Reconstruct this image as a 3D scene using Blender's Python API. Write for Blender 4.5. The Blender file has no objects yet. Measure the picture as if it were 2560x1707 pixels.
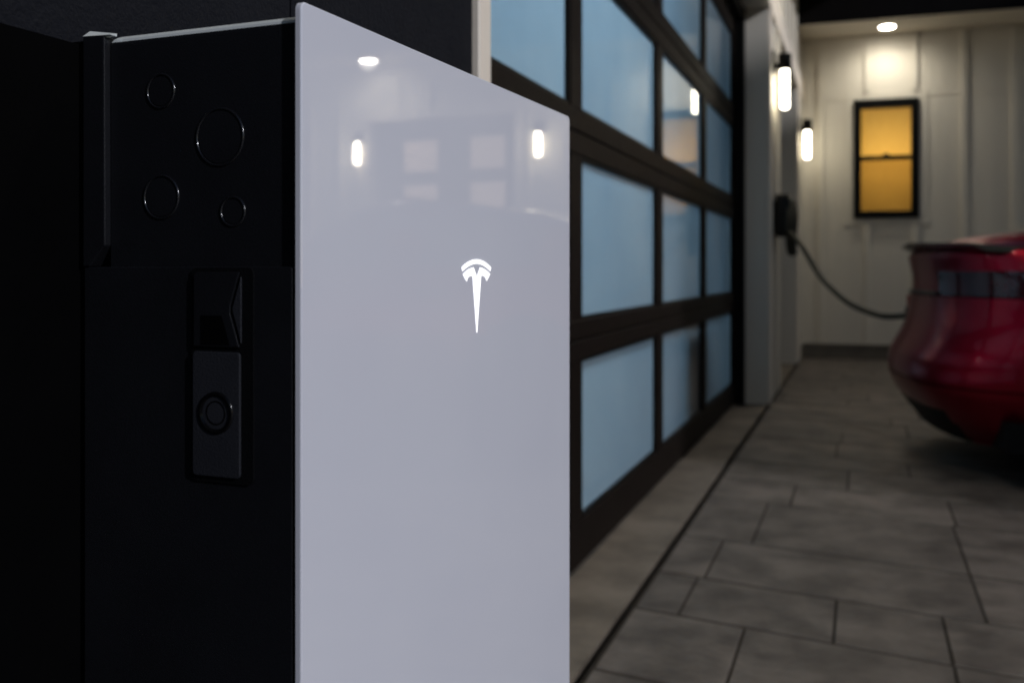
import bpy, bmesh, math, random
import numpy as np
from mathutils import Vector, Matrix

random.seed(7)
R = math.radians
S = bpy.context.scene
COL = S.collection

# ------------------------------------------------------------------ camera
CAM_Z = 0.97
cam_d = bpy.data.cameras.new('camera')
cam = bpy.data.objects.new('camera', cam_d)
COL.objects.link(cam)
cam.location = (0, 0, CAM_Z)
cam.rotation_euler = (R(90), 0, R(19.37))
cam_d.sensor_width = 36
cam_d.lens = 35
cam_d.shift_y = -178.5 / 2560
cam_d.clip_start = 0.05
cam_d.clip_end = 500
cam_d.dof.use_dof = True
cam_d.dof.focus_distance = 0.93
cam_d.dof.aperture_fstop = 5.2
S.camera = cam

# ------------------------------------------------------------------ dusk sky and the last low daylight
SUN_AZ = R(-23.5)        # horizontal angle of the glow, from +X towards +Y
SUN_EL = R(25)
w = bpy.data.worlds.new('World')
S.world = w
w.use_nodes = True
nt = w.node_tree
sky = nt.nodes.new('ShaderNodeTexSky')
sky.sky_type = 'NISHITA'
sky.sun_disc = False
sky.sun_elevation = SUN_EL
sky.sun_rotation = R(90) - SUN_AZ
sky.air_density = 1.0
sky.dust_density = 0.6
sky.ozone_density = 4.0
bg = nt.nodes['Background']
bg.inputs['Strength'].default_value = 0.032
nt.links.new(sky.outputs['Color'], bg.inputs['Color'])

sun_d = bpy.data.lights.new('sun', 'SUN')
sun_d.energy = 1.72
sun_d.angle = R(1.3)
sun_d.color = (0.92, 0.93, 1.0)
sun = bpy.data.objects.new('sun', sun_d)
COL.objects.link(sun)
sd = Vector((math.cos(SUN_EL) * math.cos(SUN_AZ), math.cos(SUN_EL) * math.sin(SUN_AZ), math.sin(SUN_EL)))
sun.rotation_euler = sd.to_track_quat('Z', 'Y').to_euler()

S.view_settings.view_transform = 'Standard'
S.view_settings.look = 'None'
S.view_settings.gamma = 1
S.view_settings.exposure = 0.0
S.view_settings.use_curve_mapping = False
S.cycles.use_denoising = True
S.cycles.max_bounces = 8
S.cycles.diffuse_bounces = 4
S.cycles.glossy_bounces = 4
S.cycles.transparent_max_bounces = 12
S.cycles.sample_clamp_indirect = 4.0
S.cycles.caustics_reflective = False
S.cycles.caustics_refractive = False

# ------------------------------------------------------------------ materials
def new_mat(name):
    m = bpy.data.materials.new(name)
    m.use_nodes = True
    n = m.node_tree
    return m, n, n.nodes['Principled BSDF']

def ramp(n, fac, stops):
    r = n.nodes.new('ShaderNodeValToRGB')
    els = r.color_ramp.elements
    els[0].position, els[0].color = stops[0][0], (*stops[0][1], 1)
    els[1].position, els[1].color = stops[-1][0], (*stops[-1][1], 1)
    for p, c in stops[1:-1]:
        e = els.new(p)
        e.color = (*c, 1)
    n.links.new(fac, r.inputs['Fac'])
    return r.outputs['Color']

def noise(n, scale, detail=6, rough=.6, stretch=None, coord='Object'):
    tc = n.nodes.new('ShaderNodeTexCoord')
    t = n.nodes.new('ShaderNodeTexNoise')
    t.inputs['Scale'].default_value = scale
    t.inputs['Detail'].default_value = detail
    t.inputs['Roughness'].default_value = rough
    if stretch:
        mp = n.nodes.new('ShaderNodeMapping')
        mp.inputs['Scale'].default_value = stretch
        n.links.new(tc.outputs[coord], mp.inputs['Vector'])
        n.links.new(mp.outputs['Vector'], t.inputs['Vector'])
    else:
        n.links.new(tc.outputs[coord], t.inputs['Vector'])
    return t.outputs['Fac']

def surf(name, c1, c2, scale=6, rough=.6, *a, span=.2, **k):
    return surf_(name, c1, c2, scale, rough, *a, span=span, **k)

def surf_(name, c1, c2, scale=6, rough=.6, bump=.0, bscale=200, stretch=None, metallic=0, coat=0, spec=.5, rvar=0.0, per_obj=0.0, span=.2):
    m, n, b = new_mat(name)
    col = ramp(n, noise(n, scale, stretch=stretch), [(.5 - span, c1), (.5 + span, c2)])
    if per_obj:
        oi = n.nodes.new('ShaderNodeObjectInfo')
        mx = n.nodes.new('ShaderNodeHueSaturation')
        mr = n.nodes.new('ShaderNodeMapRange')
        mr.inputs['To Min'].default_value = 1 - per_obj
        mr.inputs['To Max'].default_value = 1 + per_obj
        n.links.new(oi.outputs['Random'], mr.inputs['Value'])
        n.links.new(mr.outputs['Result'], mx.inputs['Value'])
        n.links.new(col, mx.inputs['Color'])
        col = mx.outputs['Color']
    n.links.new(col, b.inputs['Base Color'])
    b.inputs['Roughness'].default_value = rough
    b.inputs['Metallic'].default_value = metallic
    b.inputs['Coat Weight'].default_value = coat
    b.inputs['Coat Roughness'].default_value = .03
    b.inputs['Specular IOR Level'].default_value = spec
    if rvar:
        mr = n.nodes.new('ShaderNodeMapRange')
        mr.inputs['To Min'].default_value = rough - rvar
        mr.inputs['To Max'].default_value = rough + rvar
        n.links.new(noise(n, scale * 3), mr.inputs['Value'])
        n.links.new(mr.outputs['Result'], b.inputs['Roughness'])
    if bump:
        bp = n.nodes.new('ShaderNodeBump')
        bp.inputs['Strength'].default_value = bump
        bp.inputs['Distance'].default_value = .004
        n.links.new(noise(n, bscale, 4, stretch=stretch), bp.inputs['Height'])
        n.links.new(bp.outputs['Normal'], b.inputs['Normal'])
    return m

def emit(name, color, strength):
    m, n, b = new_mat(name)
    b.inputs['Base Color'].default_value = (*[min(1, c) * .6 for c in color], 1)
    b.inputs['Emission Color'].default_value = (*color, 1)
    b.inputs['Emission Strength'].default_value = strength
    b.inputs['Roughness'].default_value = .3
    return m

M = {}
M['paver'] = surf('paver_concrete', (.058, .047, .038), (.130, .108, .089), 5.5, .62, .8, 45, per_obj=.18, rvar=.1, span=.13)
M['paver_bed'] = surf('joint_sand', (.030, .025, .020), (.048, .040, .033), 30, .95, spec=.1)
M['apron'] = surf('apron_concrete', (.095, .077, .057), (.175, .144, .110), 3, .8, .5, 80, span=.12)
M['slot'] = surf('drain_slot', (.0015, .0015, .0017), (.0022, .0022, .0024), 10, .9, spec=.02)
M['dark_wall'] = surf('charcoal_wall', (.0055, .0062, .0095), (.0085, .0094, .0135), 9, .7, .5, 160, rvar=.08, spec=.12)
M['siding'] = surf('greige_siding', (.66, .61, .52), (.72, .67, .575), 3, .6, .15, 60, stretch=(1, 1, .15))
M['trim'] = surf('cream_trim', (.84, .75, .64), (.87, .78, .67), 3, .5, .1, 60)
M['soffit'] = surf('soffit_paint', (.62, .57, .48), (.66, .61, .52), 3, .6, .1, 40)
M['foundation'] = surf('foundation_concrete', (.12, .105, .085), (.17, .15, .12), 6, .85, .4, 60)
M['fascia'] = surf('black_fascia', (.0030, .0024, .0024), (.0045, .0036, .0036), 6, .6, spec=.08)
M['roofing'] = surf('roof_shingle', (.03, .03, .032), (.06, .06, .062), 20, .9, .6, 60)
M['door_metal'] = surf('bronze_black_metal', (.0075, .0052, .0042), (.0100, .0070, .0057), 8, .55, .1, 300, rvar=.06, spec=.07)
M['black'] = surf('black_plastic', (.0022, .0024, .003), (.0032, .0034, .0042), 12, .55, .25, 500, spec=.15)
M['gloss_black'] = surf('gloss_black', (.0025, .0025, .003), (.0035, .0035, .004), 12, .16, spec=.3)
M['plate'] = surf('dark_grey_plate', (.017, .018, .023), (.022, .023, .029), 14, .5, .2, 500, spec=.3)
M['housing'] = surf('black_powdercoat', (.0058, .0062, .0082), (.0082, .0087, .0112), 10, .44, .12, 600, rvar=.06, spec=.3)
M['plug'] = surf('satin_black_plug', (.0058, .0062, .0082), (.0082, .0087, .0112), 10, .16, spec=1.0)
M['cap'] = surf('pale_rim_highlight', (.70, .75, .75), (.76, .80, .80), 20, .35, metallic=.2)  # pale tone standing in for the highlight along the battery's top edges
M['rubber'] = surf('tyre_rubber', (.010, .010, .010), (.016, .016, .016), 20, .8, .3, 120)
M['rim'] = surf('dark_alloy', (.06, .06, .065), (.09, .09, .095), 20, .3, metallic=.9)
M['paint'] = surf('red_car_paint', (.25, .0012, .014), (.29, .0015, .017), 300, .30, metallic=.85, coat=.30, spec=.3)
M['car_glass'] = surf('tinted_car_glass', (.006, .008, .010), (.008, .010, .012), 5, .03, coat=1.0)
M['lamp_lens'] = surf('tail_lamp_lens', (.030, .002, .004), (.045, .003, .006), 40, .12, coat=.5, spec=.3)
M['carbon'] = surf('carbon_spoiler', (.008, .008, .009), (.014, .014, .015), 90, .25, coat=.6)
M['cable'] = surf('cable_rubber', (.055, .052, .040), (.070, .066, .052), 20, .7, spec=.2)
M['white_port'] = surf('port_flap', (.25, .28, .30), (.32, .35, .37), 10, .3)
M['interior'] = surf('garage_interior_paint', (.62, .66, .68), (.68, .72, .74), 2, .7)
M['room_floor'] = surf('garage_floor_concrete', (.30, .31, .32), (.36, .37, .38), 3, .6)
M['dark_block'] = surf('dark_block_paint', (.03, .03, .03), (.04, .04, .04), 6, .5)
M['ground'] = surf('dark_ground', (.06, .055, .05), (.09, .08, .07), 2, .9, .5, 20)
M['sash'] = surf('black_sash', (.003, .003, .003), (.0045, .0045, .0045), 10, .5, spec=.1)
M['lamp_tube'] = emit('lamp_tube_glow', (1.0, .93, .74), 15.0)
M['lamp_tube_far'] = emit('bright_lamp_tube_glow', (1.0, .92, .72), 45.0)
M['downlight'] = emit('downlight_lens_glow', (1.0, .94, .82), 45.0)
M['fixture'] = emit('ceiling_tube_glow', (.66, .86, 1.0), 13.0)
M['logo'] = emit('backlit_emblem', (1, 1, 1), 1.0)
M['warm_pane'] = emit('dim_lit_pane', (1.0, .74, .56), .26)

def pane_mat():
    # frosted laminated glass: light from the garage scatters through, the face mirrors the court
    m, n, b = new_mat('frosted_blue_glass')
    n.nodes.remove(b)
    out = n.nodes['Material Output']
    tr = n.nodes.new('ShaderNodeBsdfTranslucent')
    c = ramp(n, noise(n, .9, 5, .55), [(.25, (.34, .54, .70)), (.75, (.62, .76, .85))])
    n.links.new(c, tr.inputs['Color'])
    df = n.nodes.new('ShaderNodeBsdfDiffuse')
    df.inputs['Color'].default_value = (.46, .48, .48, 1)
    mx1 = n.nodes.new('ShaderNodeMixShader')
    mx1.inputs['Fac'].default_value = .25
    n.links.new(tr.outputs[0], mx1.inputs[1])
    n.links.new(df.outputs[0], mx1.inputs[2])
    gl = n.nodes.new('ShaderNodeBsdfGlossy')
    gl.inputs['Roughness'].default_value = .025
    fr = n.nodes.new('ShaderNodeFresnel')
    fr.inputs['IOR'].default_value = 3.0
    mx = n.nodes.new('ShaderNodeMixShader')
    n.links.new(fr.outputs[0], mx.inputs['Fac'])
    n.links.new(mx1.outputs[0], mx.inputs[1])
    n.links.new(gl.outputs[0], mx.inputs[2])
    n.links.new(mx.outputs[0], out.inputs['Surface'])
    return m
M['pane'] = pane_mat()

def shade_mat():
    m, n, b = new_mat('amber_roller_shade')
    n.nodes.remove(b)
    tr = n.nodes.new('ShaderNodeBsdfTranslucent')
    c = ramp(n, noise(n, 120, 3, stretch=(1, 1, .08)), [(.3, (.80, .46, .085)), (.7, (.88, .52, .105))])
    n.links.new(c, tr.inputs['Color'])
    n.links.new(tr.outputs[0], n.nodes['Material Output'].inputs['Surface'])
    return m
M['shade'] = shade_mat()

def clear_mat(name, tint, fac=None):
    # clear sheet: mostly transparent with a mirror coat
    m, n, b = new_mat(name)
    n.nodes.remove(b)
    out = n.nodes['Material Output']
    tp = n.nodes.new('ShaderNodeBsdfTransparent')
    tp.inputs['Color'].default_value = (*tint, 1)
    gl = n.nodes.new('ShaderNodeBsdfGlossy')
    gl.inputs['Roughness'].default_value = .02
    fr = n.nodes.new('ShaderNodeFresnel')
    fr.inputs['IOR'].default_value = 1.45
    mx = n.nodes.new('ShaderNodeMixShader')
    if fac is None:
        n.links.new(fr.outputs[0], mx.inputs['Fac'])
    else:
        mx.inputs['Fac'].default_value = fac
    n.links.new(tp.outputs[0], mx.inputs[1])
    n.links.new(gl.outputs[0], mx.inputs[2])
    n.links.new(mx.outputs[0], out.inputs['Surface'])
    return m
M['clear_back'] = clear_mat('pane_back', (1, 1, 1), 0.0)
M['window_glass'] = clear_mat('window_glass', (.95, .95, .95))
M['screen'] = clear_mat('insect_screen', (.76, .73, .68), 0.0)

def glass_front_mat():
    m, n, b = new_mat('white_backed_glass')
    c = ramp(n, noise(n, 2.5, 3), [(.3, (.79, .80, .885)), (.7, (.83, .84, .915))])
    n.links.new(c, b.inputs['Base Color'])
    b.inputs['Roughness'].default_value = .55
    b.inputs['Specular IOR Level'].default_value = .0
    b.inputs['Coat Weight'].default_value = 1.0
    b.inputs['Coat Roughness'].default_value = .035
    b.inputs['Coat IOR'].default_value = 2.1
    mr = n.nodes.new('ShaderNodeMapRange')
    mr.inputs['From Min'].default_value = .35
    mr.inputs['From Max'].default_value = .75
    mr.inputs['To Min'].default_value = .015
    mr.inputs['To Max'].default_value = .030
    n.links.new(noise(n, 5, 8, .65), mr.inputs['Value'])
    n.links.new(mr.outputs['Result'], b.inputs['Coat Roughness'])
    return m
M['glass_front'] = glass_front_mat()

# ------------------------------------------------------------------ mesh helpers
def link(o, parent=None):
    COL.objects.link(o)
    if parent is not None:
        o.parent = parent
    return o

def from_bm(name, bm, mat, parent=None, smooth=False):
    me = bpy.data.meshes.new(name)
    bm.normal_update()
    bm.to_mesh(me)
    bm.free()
    for m in (mat if isinstance(mat, (list, tuple)) else [mat]):
        me.materials.append(M[m] if isinstance(m, str) else m)
    if smooth:
        for p in me.polygons:
            p.use_smooth = True
    return link(bpy.data.objects.new(name, me), parent)

def add_box(bm, lo, hi):
    xs, ys, zs = zip(lo, hi)
    v = [bm.verts.new((x, y, z)) for z in zs for y in ys for x in xs]
    for f in ((0, 2, 3, 1), (4, 5, 7, 6), (0, 1, 5, 4), (2, 6, 7, 3), (0, 4, 6, 2), (1, 3, 7, 5)):
        bm.faces.new([v[i] for i in f])
    return v

def bevel_all(bm, w, seg=2):
    if w:
        bmesh.ops.bevel(bm, geom=bm.edges[:] + bm.verts[:], offset=w, segments=seg, profile=.6, affect='EDGES')

def box(name, lo, hi, mat, parent=None, bevel=0.0, seg=2):
    bm = bmesh.new()
    add_box(bm, lo, hi)
    bevel_all(bm, bevel, seg)
    return from_bm(name, bm, mat, parent)

def prism(bm, pts, axis, a0, a1):
    """extrude a 2D outline along an axis; pts are the other two coordinates in xyz order"""
    def mk(p, a):
        q = list(p)
        q.insert(axis, a)
        return bm.verts.new(q)
    A = [mk(p, a0) for p in pts]
    B = [mk(p, a1) for p in pts]
    n = len(pts)
    bm.faces.new(A)
    bm.faces.new(B[::-1])
    for i in range(n):
        bm.faces.new((A[i], B[i], B[(i + 1) % n], A[(i + 1) % n]))
    bmesh.ops.recalc_face_normals(bm, faces=bm.faces[:])

def round_rect(x0, x1, y0, y1, r, seg=6):
    pts = []
    for cx, cy, a in ((x1 - r, y1 - r, 0), (x0 + r, y1 - r, 90), (x0 + r, y0 + r, 180), (x1 - r, y0 + r, 270)):
        for i in range(seg + 1):
            t = R(a + 90 * i / seg)
            pts.append((cx + r * math.cos(t), cy + r * math.sin(t)))
    return pts

def lathe(bm, prof, axis=2, origin=(0, 0, 0), seg=32):
    """prof: (radius, height) along the axis"""
    rings = []
    for r, hgt in prof:
        ring = []
        for i in range(seg):
            t = 2 * math.pi * i / seg
            p = [r * math.cos(t), r * math.sin(t)]
            p.insert(axis, hgt)
            ring.append(bm.verts.new([p[k] + origin[k] for k in range(3)]))
        rings.append(ring)
    for a, b in zip(rings, rings[1:]):
        for i in range(seg):
            bm.faces.new((a[i], a[(i + 1) % seg], b[(i + 1) % seg], b[i]))
    bm.faces.new(rings[0][::-1])
    bm.faces.new(rings[-1])
    bmesh.ops.recalc_face_normals(bm, faces=bm.faces[:])

def tube(name, pts, rad, mat, parent=None, seg=12, sub=8):
    P = [Vector(p) for p in pts]
    out = []
    for i in range(len(P) - 1):
        p0, p1, p2, p3 = P[max(i - 1, 0)], P[i], P[i + 1], P[min(i + 2, len(P) - 1)]
        for k in range(sub):
            t = k / sub
            out.append(.5 * ((2 * p1) + (p2 - p0) * t + (2 * p0 - 5 * p1 + 4 * p2 - p3) * t * t + (3 * p1 - p0 - 3 * p2 + p3) * t ** 3))
    out.append(P[-1])
    bm = bmesh.new()
    rings = []
    up = Vector((0, 0, 1))
    for i, p in enumerate(out):
        d = (out[min(i + 1, len(out) - 1)] - out[max(i - 1, 0)]).normalized()
        s_ = d.cross(up)
        if s_.length < 1e-3:
            s_ = d.cross(Vector((1, 0, 0)))
        s_.normalize()
        u_ = s_.cross(d)
        rings.append([bm.verts.new(p + rad * (math.cos(a) * s_ + math.sin(a) * u_)) for a in [2 * math.pi * k / seg for k in range(seg)]])
    for a, b in zip(rings, rings[1:]):
        for k in range(seg):
            bm.faces.new((a[k], a[(k + 1) % seg], b[(k + 1) % seg], b[k]))
    bm.faces.new(rings[0])
    bm.faces.new(rings[-1][::-1])
    bmesh.ops.recalc_face_normals(bm, faces=bm.faces[:])
    return from_bm(name, bm, mat, parent, smooth=True)

def thing(name, label, cat, loc=(0, 0, 0), rz=0, group=None):
    o = link(bpy.data.objects.new(name, None))
    o.location = loc
    o.rotation_euler = (0, 0, rz)
    o['label'] = label
    o['category'] = cat
    if group:
        o['group'] = group
    return o

def structure(o):
    o['kind'] = 'structure'
    return o

def copy_tree(o, parent=None):
    c = o.copy()
    COL.objects.link(c)
    if parent is not None:
        c.parent = parent
    for ch in list(o.children):
        copy_tree(ch, c)
    return c

def wall_cells(bm, u0, u1, z0, z1, holes, mk):
    """wall face split round rectangular openings; mk(u0,u1,z0,z1) adds a box"""
    us = sorted({u0, u1, *[h[0] for h in holes], *[h[1] for h in holes]})
    zs = sorted({z0, z1, *[h[2] for h in holes], *[h[3] for h in holes]})
    for a, b in zip(us, us[1:]):
        start = None
        for c, d in zip(zs, zs[1:]):
            mid = ((a + b) / 2, (c + d) / 2)
            inside = any(h[0] < mid[0] < h[1] and h[2] < mid[1] < h[3] for h in holes)
            if not inside and start is None:
                start = c
            if inside and start is not None:
                mk(a, b, start, c)
                start = None
        if start is not None:
            mk(a, b, start, z1)

# ------------------------------------------------------------------ ground and driveway
WX = -0.64          # face of the garage wall
DX = -0.865         # face of the garage doors
FY = 11.48          # face of the far wing
OPEN1 = (1.675, 7.39)
OPEN2 = (8.34, 10.71)
HEAD = 2.86
EAVE = 3.95

structure(box('ground', (-60, -60, -.30), (60, 60, -.075), 'ground'))
drive = structure(box('driveway', (WX + .012, -4.0, -.074), (9.5, FY - .03, -.0036), 'paver_bed'))

SK = -0.19          # the courses run slightly askew to the wall
cuts = [-3.9, -3.45, -3.08, -2.62, -2.30, -1.85, -1.48, -1.02, -.70, -.25, .12, .58, .90, 1.35, 1.72, 2.24, 2.706, 3.075, 3.54, 4.19, 4.62,
        5.08, 5.40, 5.85, 6.22, 6.68, 7.00, 7.45, 7.82, 8.28, 8.60, 9.05, 9.42, 9.88, 10.20, 10.65, 11.02, 11.45, 11.9]
known = {15: [-.30, .212, .86], 16: [-.49, -.071, .212, .80], 17: [-.47, .325, 1.02], 18: [-.37, .325, 1.10]}
bm_cache = 0
for ci in range(len(cuts) - 1):
    y0, y1 = cuts[ci], cuts[ci + 1]
    xs = list(known.get(ci, []))
    if not xs:
        xs = [WX + random.uniform(.35, 1.0)]
    while xs[-1] < 5.2:
        xs.append(xs[-1] + random.choice([.62, .78, .92, 1.1, 1.24]))
    xs = [WX + .020] + xs
    for a, b in zip(xs, xs[1:]):
        g, gy = .0032, .0080
        q = []
        for x, y, sx, sy in ((a, y0, 1, 1), (b, y0, -1, 1), (b, y1, -1, -1), (a, y1, 1, -1)):
            yy = min(y + SK * x + sy * gy, FY - .035)
            q.append((x + sx * g, yy))
        if q[2][1] - q[1][1] < .05 or q[3][1] - q[0][1] < .05:
            continue
        if q[0][1] < -3.9:
            continue
        bm = bmesh.new()
        dz = random.uniform(-.0012, .0012)
        T = [bm.verts.new((x + (.002 if i in (0, 3) else -.002), y + (.004 if i < 2 else -.004), dz)) for i, (x, y) in enumerate(q)]
        U = [bm.verts.new((x, y, dz - .005)) for x, y in q]
        B = [bm.verts.new((x, y, -.012)) for x, y in q]
        bm.faces.new(T)
        for L0, L1 in ((T, U), (U, B)):
            for i in range(4):
                j = (i + 1) % 4
                bm.faces.new((L0[i], L1[i], L1[j], L0[j]))
        from_bm('paver', bm, 'paver', drive)

apron = structure(box('garage_apron', (-6.6, 1.40, -.074), (WX - .010, 10.95, -.002), 'apron'))
slot = box('drain_slot', (WX - .0098, 1.40, -.060), (WX + .0118, 10.95, -.030), 'slot', apron)

# ------------------------------------------------------------------ garage building
gar = thing('garage_building', 'garage with charcoal panelled wall beside a wide glazed door and greige siding above', 'building')
bm = bmesh.new()
add_box(bm, (WX - .235, -4.0, 0), (WX - .012, 1.616, EAVE))
from_bm('wall', bm, 'dark_wall', gar)
edges = [-4.0, -2.63, -1.41, -.19, 1.03, 1.616]
for a, b in zip(edges, edges[1:]):
    box('wall_panel', (WX - .0118, a + .0025, .02), (WX, b - .0025, EAVE - .004), 'dark_wall', gar, .002, 1)
bm = bmesh.new()
wall_cells(bm, 1.675, FY, 0, EAVE, [(OPEN1[0], OPEN1[1], 0, HEAD), (OPEN2[0], OPEN2[1], 0, HEAD)],
           lambda a, b, c, d: add_box(bm, (WX - .235, a, c), (WX, b, d)))
sw = from_bm('wall', bm, 'siding', gar)
box('door_casing', (WX - .235, 1.6165, 0), (WX + .012, 1.6745, HEAD), 'trim', gar, .003, 1)
box('door_casing', (WX + .0005, 7.398, .0), (WX + .018, 7.50, HEAD - .002), 'trim', gar, .003, 1)
box('door_casing', (WX + .0005, 10.718, .0), (WX + .018, 10.82, HEAD - .002), 'trim', gar, .003, 1)
box('header_trim', (WX + .0005, 1.676, HEAD + .001), (WX + .022, FY - .002, HEAD + .19), 'trim', gar, .003, 1)
y = 1.95
while y < FY - .1:
    box('batten', (WX + .0005, y - .022, HEAD + .192), (WX + .019, y + .022, EAVE - .002), 'siding', gar, .002, 1)
    y += .478
for yb in (7.92, 8.28, 11.10):
    box('batten', (WX + .0005, yb - .022, .02), (WX + .019, yb + .022, HEAD - .002), 'siding', gar, .002, 1)
box('soffit', (-7.0, -4.0, EAVE + .001), (.02, FY + 5, EAVE + .03), 'soffit', gar)
box('fascia', (.0205, -4.0, EAVE - .04), (.045, FY + 5, EAVE + .26), 'fascia', gar, .003, 1)
box('roof', (-7.0, -4.0, EAVE + .031), (.020, FY + 5, EAVE + .26), 'roofing', gar)
# lit room behind the wide door
box('interior_wall', (-6.6, 1.40, 0), (-6.5, 8.0, 3.3), 'interior', gar)
box('interior_wall', (-6.5, 1.40, 0), (-.8755, 1.50, 3.3), 'interior', gar)
box('interior_wall', (-6.5, 7.60, 0), (-.8755, 8.0, 3.3), 'interior', gar)
box('interior_wall', (-.93, 1.5005, HEAD + .001), (-.8755, 7.5995, 3.2995), 'interior', gar)
box('interior_ceiling', (-6.6, 1.40, 3.3005), (-.8755, 8.0, 3.36), 'interior', gar)
box('interior_floor', (-6.49, 1.505, .001), (-.93, 7.595, .004), 'room_floor', gar)
box('interior_wall', (-3.0, 8.005, 0), (-2.9, 11.0, 3.3), 'dark_block', gar)

def garage_door(parent, label, ys, zs, pane, place, back_slot=True):
    """ys: pane edges (pairs) across, zs: pane edges (pairs) up; place maps (across, out, up) boxes to the scene.
    out: 0 is the face of the door, negative is into the building"""
    d = link(bpy.data.objects.new('garage_door', None), parent)
    d['label'] = label
    y0, y1 = ys[0][0] - .09, ys[-1][1] + .09
    zb, zt = .012, zs[-1][1] + .13
    def b(nm, a0, a1, o0, o1, c0, c1, mat, bev=.003):
        lo, hi = place((a0, o0, c0), (a1, o1, c1))
        return box(nm, lo, hi, mat, d, bev, 1)
    # rails (each section has its own top and bottom rail)
    n = len(zs)
    for i, (c0, c1) in enumerate(zs):
        lo = zb if i == 0 else (zs[i - 1][1] + c0) / 2 + .0025
        hi = zt if i == n - 1 else (c1 + zs[i + 1][0]) / 2 - .0025
        b('rail', y0, y1, -.045, 0, lo, c0, 'door_metal')
        b('rail', y0, y1, -.045, 0, c1, hi, 'door_metal')
        st = [(y0, ys[0][0])] + [(ys[k][1], ys[k + 1][0]) for k in range(len(ys) - 1)] + [(ys[-1][1], y1)]
        for a0, a1 in st:
            b('stile', a0, a1, -.0445, -.0015, c0 + .0002, c1 - .0002, 'door_metal', .002)
        for a0, a1 in ys:
            lo3, hi3 = place((a0 - .01, -.028, c0 - .01), (a1 + .01, -.020, c1 + .01))
            bmp = bmesh.new()
            add_box(bmp, lo3, hi3)
            me = from_bm('pane', bmp, [pane, 'clear_back'], d)
            fr = Vector(place((0, -.020, 0), (0, -.020, 0))[0]) - Vector(place((0, -.028, 0), (0, -.028, 0))[0])
            if back_slot:
                for p in me.data.polygons:
                    if p.normal.dot(fr) < .0001:
                        p.material_index = 1
            # glazing beads
            for e0, e1, g0, g1 in ((a0 + .0002, a1 - .0002, c0, c0 + .012), (a0 + .0002, a1 - .0002, c1 - .012, c1),
                                   (a0, a0 + .012, c0 + .0122, c1 - .0122), (a1 - .012, a1, c0 + .0122, c1 - .0122)):
                b('bead', e0, e1, -.0195, -.007, g0, g1, 'sash', 0)
    return d

ROWS = [(.153, .680), (.807, 1.343), (1.490, 1.995), (2.150, 2.655)]
def place_garage(a, b):
    lo = (DX + a[1], a[0], a[2])
    hi = (DX + b[1], b[0], b[2])
    return lo, hi
c1 = [(1.77, 3.026), (3.163, 4.432), (4.570, 5.800), (5.938, 7.215)]
garage_door(gar, 'wide black garage door with glowing frosted blue panes', c1, ROWS, 'pane', place_garage)
c2 = [(8.45, 9.46), (9.60, 10.60)]
garage_door(gar, 'narrow black garage door with dark unlit panes', c2, ROWS, 'gloss_black', place_garage, False)
for (a, b) in (OPEN1, OPEN2):
    box('door_frame', (WX - .234, a, 0), (DX - .046, a + .085, HEAD), 'door_metal', gar)
    box('door_frame', (WX - .234, b - .085, 0), (DX - .046, b, HEAD), 'door_metal', gar)
    box('door_stop', (DX + .002, b - .085, 0), (DX + .065, b - .001, HEAD - .001), 'sash', gar, .003, 1)
    box('door_stop', (DX + .002, a + .001, 0), (DX + .050, a + .040, HEAD - .001), 'sash', gar, .003, 1)
    box('door_stop', (DX + .002, a + .041, HEAD - .078), (DX + .060, b - .086, HEAD - .001), 'sash', gar, .003, 1)
    box('door_frame', (DX - .10, a + .0855, HEAD - .10), (DX - .047, b - .0855, HEAD - .0005), 'door_metal', gar)

# ------------------------------------------------------------------ far wing
wing = thing('house_wing', 'greige board and batten house wing with black fascia and lit amber window behind the car', 'building')
D3 = (4.55, 6.75, 0, 2.98)
WIN = (-.085, .575, 1.530, 2.810)
bm = bmesh.new()
wall_cells(bm, WX + .001, 9.4, .146, 3.735, [(D3[0], D3[1], .0, D3[3]), WIN], lambda a, b, c, d: add_box(bm, (a, FY, c), (b, FY + .2, d)))
from_bm('wall', bm, 'siding', wing)
for a, b in ((WX + .002, D3[0]), (D3[1], 9.4)):
    box('foundation', (a, FY - .022, -.05), (b, FY + .2, .1455), 'foundation', wing, .004, 1)
x = -.424
while x < 9.3:
    inwin = WIN[0] - .10 < x < WIN[1] + .10
    indoor = D3[0] - .12 < x < D3[1] + .12
    segs = [(.165, 3.505)]
    if inwin:
        segs = [(.165, WIN[2] - .075), (WIN[3] + .085, 3.505)]
    if indoor:
        segs = [(D3[3] + .13, 3.505)]
    for c, d in segs:
        box('batten', (x - .030, FY - .028, c), (x + .030, FY - .0005, d), 'siding', wing, .003, 1)
    x += .478
for a, b in ((WX + .03, WIN[0] - .095), (WIN[1] + .095, D3[0] - .1)):
    box('wall_band', (a, FY - .006, WIN[3] + .010), (b, FY - .0005, WIN[3] + .026), 'siding', wing)
box('sill_board', (WX + .03, FY - .030, .1458), (D3[0] - .11, FY - .0005, .163), 'foundation', wing, .002, 1)
for a, b, c, d in ((WIN[0] - .09, WIN[0] - .002, WIN[2] - .002, WIN[3] + .002), (WIN[1] + .002, WIN[1] + .09, WIN[2] - .002, WIN[3] + .002),
                   (WIN[0] - .09, WIN[1] + .09, WIN[3] + .0025, WIN[3] + .08), (WIN[0] - .11, WIN[1] + .11, WIN[2] - .072, WIN[2] - .0025)):
    box('window_trim', (a, FY - .012, c), (b, FY - .0008, d), 'siding', wing, .003, 1)
for a, b, c, d in ((D3[0] - .10, D3[0] - .001, .1635, D3[3]), (D3[1] + .001, D3[1] + .10, .147, D3[3]), (D3[0] - .10, D3[1] + .10, D3[3] + .001, D3[3] + .12)):
    box('door_casing', (a, FY - .026, c), (b, FY - .0008, d), 'trim', wing, .003, 1)
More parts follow.
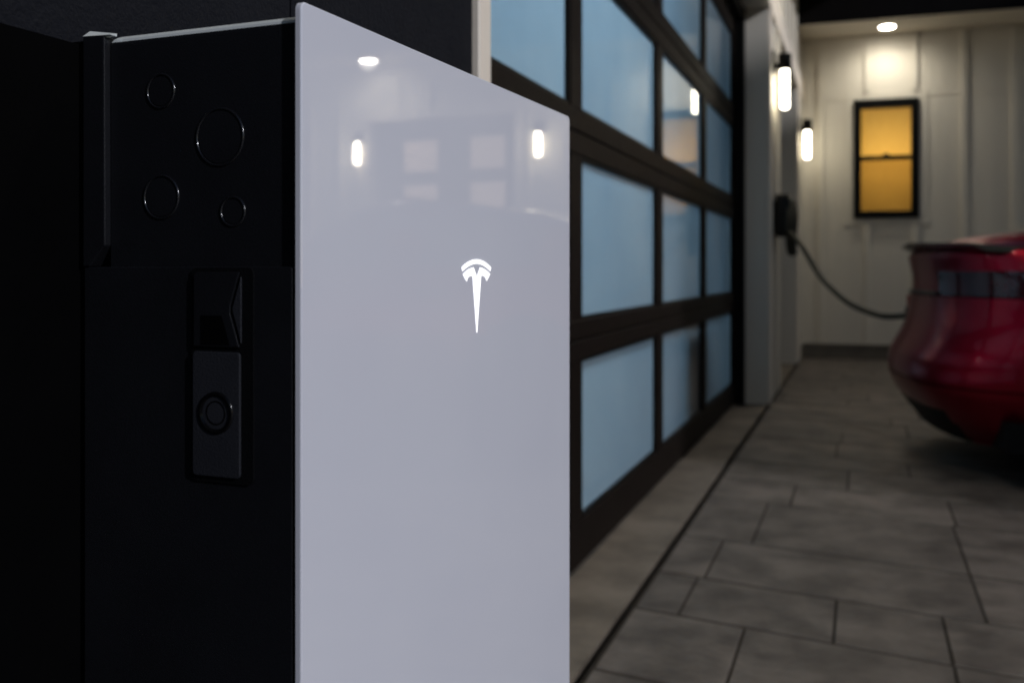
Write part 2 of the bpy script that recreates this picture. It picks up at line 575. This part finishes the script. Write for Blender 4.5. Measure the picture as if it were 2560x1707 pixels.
# window: frame, meeting rail, panes, shade behind
win = link(bpy.data.objects.new('window', None), wing)
x0, x1, z0, z1 = WIN
zm = 2.180
box('frame', (x0, FY - .045, z0), (x0 + .076, FY + .10, z1), 'sash', win, .004, 1)
box('frame', (x1 - .076, FY - .045, z0), (x1, FY + .10, z1), 'sash', win, .004, 1)
box('frame', (x0 + .0762, FY - .045, z1 - .088), (x1 - .0762, FY + .10, z1), 'sash', win, .004, 1)
box('frame', (x0 + .0762, FY - .045, z0), (x1 - .0762, FY + .10, z0 + .076), 'sash', win, .004, 1)
box('meeting_rail', (x0 + .0624, FY - .035, zm - .024), (x1 - .0624, FY + .05, zm + .024), 'sash', win, .004, 1)
box('latch', (.215, FY - .020, zm + .0242), (.275, FY + .02, zm + .046), 'sash', win, .004, 1)
box('pane', (x0 + .0623, FY + .010, zm + .0243), (x1 - .0623, FY + .014, z1 - .0755), 'window_glass', win)
box('pane', (x0 + .0623, FY + .030, z0 + .0625), (x1 - .0623, FY + .034, zm - .0243), 'window_glass', win)
box('insect_screen', (x0 + .0624, FY - .010, z0 + .0623), (x1 - .0624, FY - .009, zm - .0242), 'screen', win)
bm = bmesh.new()
sv = [bm.verts.new(p) for p in ((x0 + .0624, FY + .075, z0 + .0623), (x1 - .0624, FY + .075, z0 + .0623), (x1 - .0624, FY + .075, z1 - .0753), (x0 + .0624, FY + .075, z1 - .0753))]
bm.faces.new(sv)
from_bm('roller_shade', bm, 'shade', win)
rl = bpy.data.lights.new('room_lamp', 'POINT')
rl.energy = 17
rl.color = (1.0, .88, .70)
rl.shadow_soft_size = .12
rlo = bpy.data.objects.new('room_lamp', rl)
rlo.location = (.26, FY + .66, 2.20)
link(rlo, win)
def place_far(a, b):
    return (a[0], FY + .10 - b[1], a[2]), (b[0], FY + .10 - a[1], b[2])
garage_door(wing, 'dark garage door with dim warm panes', [(4.73, 5.26), (5.73, 6.28)],
            [(.15, .62), (.80, 1.28), (1.50, 2.13), (2.28, 2.72)], 'warm_pane', place_far, False)
box('wall', (D3[0] - .05, FY + .2005, 0), (D3[1] + .05, FY + .25, 3.1), 'dark_block', wing)
box('soffit', (WX + .002, 10.70, 3.511), (2.30, FY - .0005, 3.53), 'soffit', wing)
box('fascia', (WX + .002, 10.665, 3.495), (2.30, 10.699, 3.86), 'fascia', wing, .003, 1)
box('soffit', (2.30, 10.70, 3.736), (9.8, FY + .21, 3.755), 'soffit', wing)
box('fascia', (2.3005, 10.665, 3.720), (9.8, 10.699, 4.05), 'fascia', wing, .003, 1)
box('fascia', (2.301, 10.70, 3.512), (2.33, FY - .0005, 3.735), 'fascia', wing)
bm = bmesh.new()
prism(bm, [(10.58, 3.98), (16.5, 7.1), (16.5, 7.0), (10.70, 3.90)], 0, WX + .003, 9.9)
from_bm('roof', bm, 'roofing', wing)

# ------------------------------------------------------------------ unseen house added so its near corner shades the far half of the drive
opp = thing('shading_house', 'unseen two storey greige house added to shade the far half of the drive', 'building')
OX, OY0, OY1, OH = 8.5, 1.02, 10.2, 6.6
bm = bmesh.new()
wins = [(2.2, 3.2, 1.0, 2.4), (5.0, 6.0, 1.0, 2.4), (2.2, 3.2, 4.0, 5.3), (5.0, 6.0, 4.0, 5.3), (7.8, 8.8, 4.0, 5.3)]
wall_cells(bm, OY0, OY1, .0, OH, wins, lambda a, b, c, d: add_box(bm, (OX, a, c), (OX + .2, b, d)))
add_box(bm, (OX + .2, OY0, 0), (OX + 7, OY0 + .2, OH))
add_box(bm, (OX + .2, OY1 - .2, 0), (OX + 7, OY1, OH))
add_box(bm, (OX + 6.8, OY0 + .2, 0), (OX + 7, OY1 - .2, OH))
from_bm('wall', bm, 'siding', opp)
bm = bmesh.new()
prism(bm, [(OX - .5, OH + .001), (OX + 3.5, OH + 2.4), (OX + 7.5, OH + .001)], 1, OY0 - .02, OY1 + .4)
from_bm('roof', bm, 'roofing', opp)
for a, b, c, d in wins:
    wo = link(bpy.data.objects.new('window', None), opp)
    for e in ((a, a + .07, c, d), (b - .07, b, c, d), (a + .0705, b - .0705, c, c + .07), (a + .0705, b - .0705, d - .07, d), (a + .0705, b - .0705, (c + d) / 2 - .03, (c + d) / 2 + .03)):
        box('frame', (OX - .02, e[0], e[2]), (OX + .1, e[1], e[3]), 'sash', wo)
    box('pane', (OX + .05, a + .071, c + .071), (OX + .06, b - .071, d - .071), 'gloss_black', wo)

# ------------------------------------------------------------------ lamps
def wall_lamp(label, loc, rz, glow='lamp_tube'):
    """tube wall lamp; local x points out of the wall, origin on the wall at the top of the glowing tube"""
    t = thing('wall_lamp', label, 'lamp', loc, rz, 'tubular wall lamps beside the garage doors')
    box('back_plate', (.0005, -.050, -.02), (.016, .050, .15), 'sash', t, .004, 2)
    box('arm', (.0165, -.02, .018), (.075, .02, .058), 'sash', t, .004, 2)
    bm = bmesh.new()
    lathe(bm, [(.0, .125), (.046, .125), (.050, .120), (.050, .002), (.0, .002)][::-1], 2, (.088, 0, 0), 28)
    from_bm('cap', bm, 'sash', t, True)
    bm = bmesh.new()
    L = .29
    lathe(bm, [(.014, -L), (.025, -L + .004), (.029, -L + .012), (.029, .0), (.014, .0012)], 2, (.088, 0, 0), 28)
    from_bm('glass_tube', bm, glow, t, True)
    return t
wall_lamp('tube wall lamp above the car charger between the two garage doors', (WX, 7.80, 2.48), 0)
wall_lamp('tube wall lamp at the inner corner of the court, nearest the lit window', (WX, 11.08, 2.45), 0)
wall_lamp('tube wall lamp on the far wing, mirrored above the glowing emblem', (4.19, FY, 2.68), -R(90), 'lamp_tube_far')
wall_lamp('tube wall lamp on the far wing, mirrored near the top corner of the white panel', (6.89, FY, 2.70), -R(90), 'lamp_tube_far')

def downlight(label, loc, power, group, angle=118, rad=.078):
    t = thing('downlight', label, 'downlight', loc, 0, group)
    bm = bmesh.new()
    seg = 32
    prof = [(rad + .002, -.0005), (rad + .022, -.0005), (rad + .020, -.006), (rad + .002, -.006)]
    rings = [[bm.verts.new((r * math.cos(2 * math.pi * i / seg), r * math.sin(2 * math.pi * i / seg), z)) for i in range(seg)] for r, z in prof]
    for k in range(4):
        a, b = rings[k], rings[(k + 1) % 4]
        for i in range(seg):
            bm.faces.new((a[i], a[(i + 1) % seg], b[(i + 1) % seg], b[i]))
    bmesh.ops.recalc_face_normals(bm, faces=bm.faces[:])
    from_bm('trim_ring', bm, 'soffit', t, True)
    bm = bmesh.new()
    lathe(bm, [(0.001, -.004), (rad, -.004), (rad, -.0006), (.001, -.0006)], 2, (0, 0, 0), 32)
    from_bm('lens', bm, 'downlight', t)
    ld = bpy.data.lights.new('downlight_beam', 'SPOT')
    ld.energy = power
    ld.color = (1.0, .94, .81)
    ld.spot_size = R(angle)
    ld.spot_blend = 1.0
    ld.shadow_soft_size = rad
    lo = bpy.data.objects.new('downlight_beam', ld)
    lo.location = (0, 0, -.02)
    link(lo, t)
    return t
gfar = 'downlights in the far wing soffit'
downlight('round lit downlight in the soffit above the amber window', (.248, 11.12, 3.51), 40, gfar, 165, .072)
downlight('round downlight in the far wing soffit over the parked car', (3.39, 11.12, 3.735), 50, gfar, 165, .105)
downlight('round downlight mirrored near the top of the white panel', (6.53, 11.12, 3.735), 50, gfar, 165, .105)
ggar = 'downlights under the garage eave'
downlight('downlight under the garage eave over the white panel', (-.20, 1.95, EAVE), 130, ggar, 120)
downlight('downlight under the garage eave over the middle of the wide door', (-.32, 4.55, EAVE), 22, ggar, 130)
downlight('downlight under the garage eave over the car charger', (-.32, 7.86, EAVE), 60, ggar, 130)
# lamp inside the garage
fix = thing('ceiling_light', 'cool white lamp inside the garage behind the frosted panes', 'lamp', (-2.3, 3.3, 3.28))
box('diffuser', (-.30, -1.4, -.06), (.30, 1.4, -.002), 'fixture', fix, .01, 2)

# ------------------------------------------------------------------ wall battery unit (foreground)
UYAW = -R(3.05)
UZ = CAM_Z
unit = thing('home_battery', 'tall wall battery with white glass front, glowing emblem and black side', 'battery', (0, 0, 0), UYAW)
PIV = Vector((-.43, .92, CAM_Z))          # the unit leans back a touch on its bracket
unit.matrix_world = Matrix.Rotation(UYAW, 4, 'Z') @ Matrix.Translation(PIV) @ Matrix.Rotation(-R(.0), 4, 'Y') @ Matrix.Translation(-PIV)
GX, GY0, GY1 = -.4274, .6250, 1.2340      # front of the glass; its two upright edges
GT, GB = UZ + .2005, UZ - .898
# glass front: rounded corners and a softened edge
bm = bmesh.new()
out = round_rect(GY0, GY1, GB, GT, .0066, 8)
inn = round_rect(GY0 + .0011, GY1 - .0011, GB + .0011, GT - .0011, .0056, 8)
mid = round_rect(GY0 + .0004, GY1 - .0004, GB + .0004, GT - .0004, .0062, 8)
L = [[bm.verts.new((X, a, b)) for a, b in pts] for X, pts in ((GX, inn), (GX - .0004, mid), (GX - .0012, out), (GX - .0052, out))]
bm.faces.new(L[0])
for A, B in zip(L, L[1:]):
    for i in range(len(A)):
        bm.faces.new((A[i], A[(i + 1) % len(A)], B[(i + 1) % len(A)], B[i]))
bm.faces.new(L[-1][::-1])
bmesh.ops.recalc_face_normals(bm, faces=bm.faces[:])
glass = from_bm('front_glass', bm, 'glass_front', unit)
# emblem
def arc(p0, pm, p1, n=14):
    return [((1 - t) ** 2 * p0[0] + 2 * t * (1 - t) * (2 * pm[0] - .5 * (p0[0] + p1[0])) + t * t * p1[0],
             (1 - t) ** 2 * p0[1] + 2 * t * (1 - t) * (2 * pm[1] - .5 * (p0[1] + p1[1])) + t * t * p1[1]) for t in [i / n for i in range(n + 1)]]
LC = .9398
def flat(name, pts, parent, mat):
    bm = bmesh.new()
    prism(bm, pts, 0, GX + .0001, GX + .0006)
    bmesh.ops.triangulate(bm, faces=[f for f in bm.faces if len(f.verts) > 4])
    return from_bm(name, bm, mat, parent)
emb = link(bpy.data.objects.new('emblem', None), glass)
z0 = UZ
flat('emblem_arc', arc((LC - .0366, z0 + .0027), (LC, z0 + .0110), (LC + .0366, z0 + .0027))
     + arc((LC + .0346, z0 - .0012), (LC, z0 + .0064), (LC - .0346, z0 - .0012)), glass, 'logo')
top_l = arc((LC - .0336, z0 - .0044), (LC - .0218, z0 + .0002), (LC - .0080, z0 + .0026), 8)
left = top_l + [(LC - .0010, z0 - .0069), (LC - .0010, z0 - .0641 + .004), (LC - .0004, z0 - .0645), (LC - .0104, z0 - .0060)]
half = top_l + [(LC - .0002, z0 - .0069), (LC - .0002, z0 - .0648), (LC - .0003, z0 - .0648), (LC - .0104, z0 - .0059)]
half += arc((LC - .0125, z0 - .0060), (LC - .0208, z0 - .0074), (LC - .0246, z0 - .0116), 8)
half += [(LC - .0292, z0 - .0083)]
flat('emblem_stem', half, glass, 'logo')
flat('emblem_stem', [(2 * LC - a + .0003, b) for a, b in half][::-1], glass, 'logo')
bpy.data.objects.remove(emb)

BX0, BX1 = GX - .0056, -.6172              # housing front (behind the glass) and back
TOP = UZ + .1925
YS = GY0 + .0012                            # side plane
def housing():
    bm = bmesh.new()
    add_box(bm, (BX1, YS + .005, GB + .01), (BX0, GY1 - .004, TOP))
    ed = [e for e in bm.edges if all(v.co.z > TOP - 1e-4 for v in e.verts)]
    bmesh.ops.bevel(bm, geom=ed, offset=.0085, segments=5, profile=.5, affect='EDGES')
    o = from_bm('housing', bm, 'housing', unit)
    me = o.data
    me.materials.append(M['cap'])
    for p in me.polygons:
        if p.normal.z > .30:
            p.material_index = 1  # upward faces coloured pale to paint the lit top rim
    for X, z, r in KO:
        bm = bmesh.new()
        seg_, ms, mr = 72, 10, .0011
        rings_ = []
        for a_ in range(seg_):
            t_ = 2 * math.pi * a_ / seg_
            rings_.append([bm.verts.new((X + (r + mr * math.cos(u)) * math.cos(t_), YS + .0050 - mr * math.sin(u), UZ + z + (r + mr * math.cos(u)) * math.sin(t_)))
                           for u in [2 * math.pi * k_ / ms for k_ in range(ms)]])
        for a_ in range(seg_):
            A_, B_ = rings_[a_], rings_[(a_ + 1) % seg_]
            for k_ in range(ms):
                bm.faces.new((A_[k_], A_[(k_ + 1) % ms], B_[(k_ + 1) % ms], B_[k_]))
        bmesh.ops.recalc_face_normals(bm, faces=bm.faces[:])
        from_bm('knockout', bm, 'plug', unit, True)
        bm = bmesh.new()
        lathe(bm, [(r - .0018, -.0001), (r - .0019, -.0004), (.001, -.0004)], 1, (X, YS + .005, UZ + z), 48)
        from_bm('knockout_disc', bm, 'housing', unit)
    return o
KO = [(-.5653, .1433, .0135), (-.507, .1036, .0222), (-.5648, .0583, .0172), (-.4946, .0453, .0112)]
housing()
# lower side cover standing proud of the upper side
bm = bmesh.new()
prism(bm, [(-.6412, YS), (BX0 - .003, YS), (BX0 - .003, YS + .0048), (-.6174, YS + .0048), (-.6174, YS + .05), (-.6412, YS + .05)], 2, GB + .012, UZ + .0025)
bevel_all(bm, .0014, 3)
cover = from_bm('side_cover', bm, 'housing', unit)
# mounting flange at the back with its slanted lower end
bm = bmesh.new()
prism(bm, [(-.6412, UZ + .1922), (-.6185, UZ + .1912), (-.6178, UZ + .020), (-.6340, UZ + .0030), (-.6412, UZ + .0030)], 1, YS - .0015, YS + .055)
bevel_all(bm, .0012, 2)
rf = from_bm('rear_flange', bm, ['housing', 'cap'], unit)
for p in rf.data.polygons:
    if p.normal.z > .30:
        p.material_index = 1  # same pale highlight colour on the flange's upward faces
bm = bmesh.new()
fc = [bm.verts.new(p) for p in ((-.6408, YS - .0018, UZ + .1925), (-.6120, YS - .0018, UZ + .1915), (-.6120, YS + .0060, UZ + .1940), (-.6408, YS + .0060, UZ + .1985),
                                (-.6408, YS + .0061, UZ + .1925), (-.6120, YS + .0061, UZ + .1915))]
bm.faces.new((fc[0], fc[1], fc[2], fc[3]))
bm.faces.new((fc[4], fc[0], fc[3]))
bm.faces.new((fc[1], fc[5], fc[2]))
bm.faces.new((fc[5], fc[4], fc[3], fc[2]))
bm.faces.new((fc[4], fc[5], fc[1], fc[0]))
bmesh.ops.recalc_face_normals(bm, faces=bm.faces[:])
from_bm('flange_highlight', bm, 'cap', unit)  # pale wedge added as the bright glint at the flange top
box('mount_bracket', (-.648, YS + .03, UZ - .70), (-.6414, GY1 - .05, UZ + .17), 'black', unit)
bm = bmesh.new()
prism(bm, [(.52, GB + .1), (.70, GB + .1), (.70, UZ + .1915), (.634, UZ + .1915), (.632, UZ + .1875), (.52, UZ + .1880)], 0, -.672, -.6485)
from_bm('shadow_plate', bm, 'slot', unit)  # near-black plate added to fill the dark shadow area beside the unit
# disconnect switch panel
sp = box('switch_panel', (-.5264, YS - .0006, UZ - .1605), (-.4735, YS + .001, UZ - .0012), 'black', unit)
bm = bmesh.new()
prism(bm, [(a, b + UZ) for a, b in round_rect(-.5290, -.4705, -.1640, .0018, .005)], 1, YS - .0018, YS + .0005)
me_r = from_bm('surround', bm, 'black', sp)
bpy.data.objects.remove(sp)
sp = me_r
sp.parent = unit
sp.name = 'switch_panel'
bm = bmesh.new()
prism(bm, [(a, b + UZ) for a, b in round_rect(-.5258, -.4812, -.1592, -.0630, .0032)], 1, YS - .0044, YS - .0019)
bevel_all(bm, .0007, 2)
from_bm('switch_plate', bm, 'plate', sp)
bm = bmesh.new()
prism(bm, [(-.5252, UZ - .0590), (-.5252, UZ - .0040), (-.5225, UZ - .0016), (-.4822, UZ - .0016), (-.4905, UZ - .0270), (-.4908, UZ - .0335), (-.4822, UZ - .0590)], 1, YS - .0040, YS - .0019)
bevel_all(bm, .0006, 2)
from_bm('switch_cover', bm, 'housing', sp)
bm = bmesh.new()
prism(bm, [(-.4806, UZ - .0560), (-.4806, UZ - .0050), (-.4888, UZ - .0300)], 1, YS - .0036, YS - .0019)
bevel_all(bm, .0005, 2)
from_bm('switch_lever', bm, 'plate', sp)
bm = bmesh.new()
prism(bm, [(-.5172, UZ - .0572), (-.5172, UZ - .0352), (-.4980, UZ - .0352), (-.4905, UZ - .0572)], 1, YS - .0046, YS - .0041)
from_bm('switch_recess', bm, 'slot', sp)
bm = bmesh.new()
cxL, czL = -.5034, UZ - .1100
seg = 48
prof = [(.0165, -.0044), (.0160, -.0056), (.0148, -.0060), (.0136, -.0056), (.0118, -.0034), (.0100, -.0030), (.0094, -.0046), (.0086, -.0048), (.0074, -.0036), (.0040, -.0034), (.0005, -.0040)]
rings = [[bm.verts.new((cxL + r * math.cos(2 * math.pi * i / seg), YS + y, czL + r * math.sin(2 * math.pi * i / seg))) for i in range(seg)] for r, y in prof]
for a, b in zip(rings, rings[1:]):
    for i in range(seg):
        bm.faces.new((a[i], a[(i + 1) % seg], b[(i + 1) % seg], b[i]))
bm.faces.new(rings[-1])
bmesh.ops.recalc_face_normals(bm, faces=bm.faces[:])
from_bm('round_button', bm, 'gloss_black', sp, True)

# ------------------------------------------------------------------ car charger on the pier
ch = thing('car_charger', 'black wall charger with coiled cable plugged into the red car', 'charger', (WX, 7.90, 0))
bm = bmesh.new()
prism(bm, round_rect(-.080, .080, 1.22, 1.55, .03, 6), 0, .020, .125)
bevel_all(bm, .006, 2)
from_bm('body', bm, 'gloss_black', ch)
box('back_plate', (.0195, -.06, 1.25), (.0005, .06, 1.50), 'black', ch)
box('cable_hook', (.126, -.03, 1.40), (.165, .03, 1.50), 'black', ch, .008, 2)
for k, (r, dx) in enumerate(((.20, .135), (.185, .158), (.19, .110))):
    pts = []
    for i in range(21):
        a = R(90 + 360 * i / 20)
        pts.append((dx + .006 * math.sin(3 * a), .55 * r * math.cos(a), 1.26 + r * math.sin(a) * 1.05 + .03))
    tube('cable_coil', pts, .012, 'cable', ch, 10, 3)
tube('cable', [(.115, 0.0, 1.215), (.128, -.12, 1.245), (.165, -.253, 1.222), (.246, -.43, 1.114), (.362, -.595, .928), (.475, -.863, .817), (.579, -1.135, .746),
              (.698, -1.402, .705), (.786, -1.577, .694), (.905, -1.735, .710)], .0185, 'cable', ch, 12, 6)
plug = tube('plug', [(.885, -1.700, .705), (.930, -1.765, .722), (.985, -1.790, .745)], .024, 'cable', ch, 12, 4)

# ------------------------------------------------------------------ red car
CAR_YAW = math.atan2(.16, .987)
car = thing('car', 'red fastback car with rear spoiler, charging cable plugged in at its tail', 'car', (.172, 5.57, 0), CAR_YAW)
def curve(pts, zz):
    p = np.array(pts, float)
    fine = np.linspace(p[0, 0], p[-1, 0], 400)
    v = np.interp(fine, p[:, 0], p[:, 1])
    k = np.ones(13) / 13
    vp = np.concatenate([np.full(6, v[0]), v, np.full(6, v[-1])])
    v = np.convolve(vp, k, 'valid')
    return np.interp(zz, fine, v)
Z = np.unique(np.round(np.concatenate([np.linspace(.165, .84, 34), np.linspace(.845, .965, 8), np.linspace(.975, 1.115, 12), np.linspace(1.12, 1.445, 44)]), 4))
xr = curve([(.165, .17), (.25, .10), (.33, .045), (.40, .010), (.47, .0), (.55, .018), (.66, .080), (.72, .105), (.80, .122), (.90, .128), (.97, .122), (1.02, .110), (1.055, .098),
            (1.075, .135), (1.10, .24), (1.165, .50), (1.24, .88), (1.32, 1.32), (1.40, 1.92), (1.43, 2.25), (1.445, 2.55)], Z)
xf = curve([(.165, 4.70), (.35, 4.92), (.5, 4.97), (.62, 4.95), (.75, 4.80), (.85, 4.35), (.92, 3.95), (1.0, 3.66), (1.1, 3.45), (1.2, 3.25), (1.3, 3.03), (1.4, 2.80), (1.445, 2.66)], Z)
hw = curve([(.165, .84), (.25, .905), (.40, .95), (.60, .965), (.75, .955), (.85, .93), (.95, .895), (1.03, .845), (1.10, .79), (1.17, .765), (1.25, .715), (1.33, .655), (1.40, .57), (1.445, .30)], Z)
NA = 180
V, F = [], []
for i, z in enumerate(Z):
    xm, a = (xr[i] + xf[i]) / 2, (xf[i] - xr[i]) / 2
    for k in range(NA):
        t = 2 * math.pi * k / NA
        c_, s_ = math.cos(t), math.sin(t)
        n_ = 5.2 if c_ < 0 else 4.0
        X = xm + a * math.copysign(abs(c_) ** (2 / n_), c_)
        Y = hw[i] * math.copysign(abs(s_) ** (2 / 4.6), s_)
        if c_ < 0 and z < 1.12:                       # bowed tail, rounder towards the corners
            q = abs(Y) / hw[i]
            X += .10 * q * q * max(0, 1 - (X - xr[i]) / 1.0)
        if c_ > 0:
            q = abs(Y) / hw[i]
            X -= .30 * q * q * max(0, 1 - (xf[i] - X) / 1.2)
        V.append((X, Y, float(z)))
for i in range(len(Z) - 1):
    for k in range(NA):
        F.append((i * NA + k, i * NA + (k + 1) % NA, (i + 1) * NA + (k + 1) % NA, (i + 1) * NA + k))
roofcap = tuple((len(Z) - 1) * NA + k for k in range(NA))
WHEELS = [(1.02, .355), (3.98, .355)]
def region(f):
    c = np.mean([V[i] for i in f], axis=0)
    x, y, z = c
    ay = abs(y)
    j = int(np.argmin(abs(Z - z)))
    w_ = hw[j]
    sgn = 'l' if y > 0 else 'r'
    for wx, wz in WHEELS:
        if ay > .70 and (x - wx) ** 2 + (z - wz) ** 2 < .385 ** 2:
            return None
    if z < .31 and x < .40 and y > -.50:
        return 'diffuser'
    if .846 < z < .964 and x < .80 and ay > .30:
        return 'tail_light_' + sgn
    if .985 < z < 1.345 and ay > .90 * w_ and 1.02 < x < 3.35:
        if 1.98 < x < 2.08:
            return 'body'
        return ('rear_door_window_' if x < 2.03 else 'front_door_window_') + sgn
    if 1.15 < z < 1.41 and x < 2.3 and ay < .86 * w_:
        return 'rear_window'
    if 1.0 < z < 1.41 and x > 2.75 and ay < .86 * w_:
        return 'windshield'
    if .60 < z < .70 and x > 4.55 and ay > .45:
        return 'headlight_' + sgn
    return 'body'
groups = {}
for f in F:
    r_ = region(f)
    if r_:
        groups.setdefault(r_, []).append(f)
groups['body'].append(roofcap)
def submesh(name, faces, mat, parent, solid=0.0):
    ids = sorted({i for f in faces for i in f})
    mp = {a: b for b, a in enumerate(ids)}
    me = bpy.data.meshes.new(name)
    me.from_pydata([V[i] for i in ids], [], [[mp[i] for i in f] for f in faces])
    me.materials.append(M[mat])
    for p in me.polygons:
        p.use_smooth = True
    o = link(bpy.data.objects.new(name, me), parent)
    return o
submesh('body', groups['body'], 'paint', car)
def ring_at(z, off, k0, k1, dz, name):
    # a shut line following the body skin
    i = int(np.argmin(abs(Z - z)))
    bm = bmesh.new()
    rows_ = []
    for k in range(k0, k1 + 1):
        x_, y_, z_ = V[i * NA + k % NA]
        rows_.append([bm.verts.new((x_ - off, y_ * 1.0015, z_ - dz)), bm.verts.new((x_ - off, y_ * 1.0015, z_ + dz))])
    for a_, b_ in zip(rows_, rows_[1:]):
        bm.faces.new((a_[0], b_[0], b_[1], a_[1]))
    return from_bm(name, bm, 'slot', car)
ring_at(.845, .0015, 48, 132, .004, 'shut_line')
ring_at(.44, .0015, 44, 136, .003, 'shut_line')
for key, nm, mt in (('diffuser', 'diffuser', 'black'), ('tail_light_l', 'tail_light', 'lamp_lens'), ('tail_light_r', 'tail_light', 'lamp_lens'),
                    ('rear_door_window_l', 'side_window', 'car_glass'), ('rear_door_window_r', 'side_window', 'car_glass'),
                    ('front_door_window_l', 'side_window', 'car_glass'), ('front_door_window_r', 'side_window', 'car_glass'),
                    ('rear_window', 'rear_window', 'car_glass'), ('windshield', 'windshield', 'car_glass'),
                    ('headlight_l', 'headlight', 'white_port'), ('headlight_r', 'headlight', 'white_port')):
    if key in groups:
        submesh(nm, groups[key], mt, car)
box('underbody', (.30, -.80, .17), (4.55, .80, .30), 'black', car)
# spoiler lip
bm = bmesh.new()
rows = []
for k in range(25):
    y = -.70 + 1.40 * k / 24
    q = (abs(y) / .70)
    bx = .150 + .11 * q ** 2.5
    rows.append([bm.verts.new(p) for p in ((bx + .20, y, 1.082 - .012 * q), (bx - .020, y, 1.100 - .016 * q), (bx - .075, y, 1.112 - .020 * q), (bx - .077, y, 1.104 - .020 * q), (bx - .015, y, 1.076 - .02 * q), (bx + .20, y, 1.062 - .02 * q))])
for a, b in zip(rows, rows[1:]):
    for i in range(6):
        bm.faces.new((a[i], a[(i + 1) % 6], b[(i + 1) % 6], b[i]))
bm.faces.new(rows[0])
bm.faces.new(rows[-1][::-1])
bmesh.ops.recalc_face_normals(bm, faces=bm.faces[:])
from_bm('spoiler', bm, 'carbon', car)
# trim strip between the lamps, plate recess, charge flap
bm = bmesh.new()
prism(bm, [(.118, -.285), (.118, .285), (.140, .285), (.140, -.285)], 2, .848, .866)
from_bm('trim_strip', bm, 'rim', car)
box('charge_flap', (.165, .560, .760), (.230, .568, .830), 'paint', car, .003, 2)
box('charge_port', (.150, .500, .690), (.200, .556, .760), 'black', car, .008, 2)
for sy in (-1, 1):
    for wx, wz in WHEELS:
        wh = link(bpy.data.objects.new('wheel', None), car)
        wh.location = (wx, sy * .835, wz)
        bm = bmesh.new()
        lathe(bm, [(.245, -.115), (.335, -.118), (.350, -.09), (.354, 0), (.350, .09), (.335, .118), (.245, .115)], 1, (0, 0, 0), 48)
        from_bm('tyre', bm, 'rubber', wh, True)
        bm = bmesh.new()
        lathe(bm, [(.05, .02 * sy), (.235, .05 * sy), (.25, .119 * sy), (.24, .1195 * sy), (.225, .07 * sy)], 1, (0, 0, 0), 40)
        for k in range(9):
            a = 2 * math.pi * k / 9
            n0 = len(bm.verts)
            vs = add_box(bm, (.04, .085 * sy - .012, -.016), (.235, .085 * sy + .012, .016))
            bmesh.ops.rotate(bm, verts=vs, cent=(0, 0, 0), matrix=Matrix.Rotation(a, 3, 'Y'))
        from_bm('rim', bm, 'rim', wh)
        bm = bmesh.new()
        lathe(bm, [(.05, -.04), (.385, -.04), (.385, .04), (.05, .04)], 1, (wx, sy * .745, wz), 48)
        from_bm('wheel_arch', bm, 'black', car)
    bm = bmesh.new()
    prism(bm, [(3.20, .98), (3.36, .97), (3.40, 1.03), (3.33, 1.09), (3.20, 1.09)], 1, sy * .92, sy * 1.06)
    bevel_all(bm, .015, 2)
    from_bm('side_mirror', bm, 'paint', car)
    for hx in (1.55, 2.55):
        box('door_handle', (hx, sy * .948, .835), (hx + .22, sy * .966, .862), 'rim', car, .004, 1)

# dark block added inside the garage to dim one lower pane
cb = thing('pane_blocker', 'dark block added behind a frosted lower pane of the wide door to dim it', 'dark_block', (-1.17, 5.62, 0))
box('blocker_body', (-.18, -.34, .06), (.18, .34, .78), 'dark_block', cb, .005, 1)
for a in (-.338, .002):
    box('door', (.1805, a, .08), (.198, a + .336, .76), 'dark_block', cb, .004, 1)
box('blocker_base', (-.16, -.32, .005), (.15, .32, .0595), 'dark_block', cb)
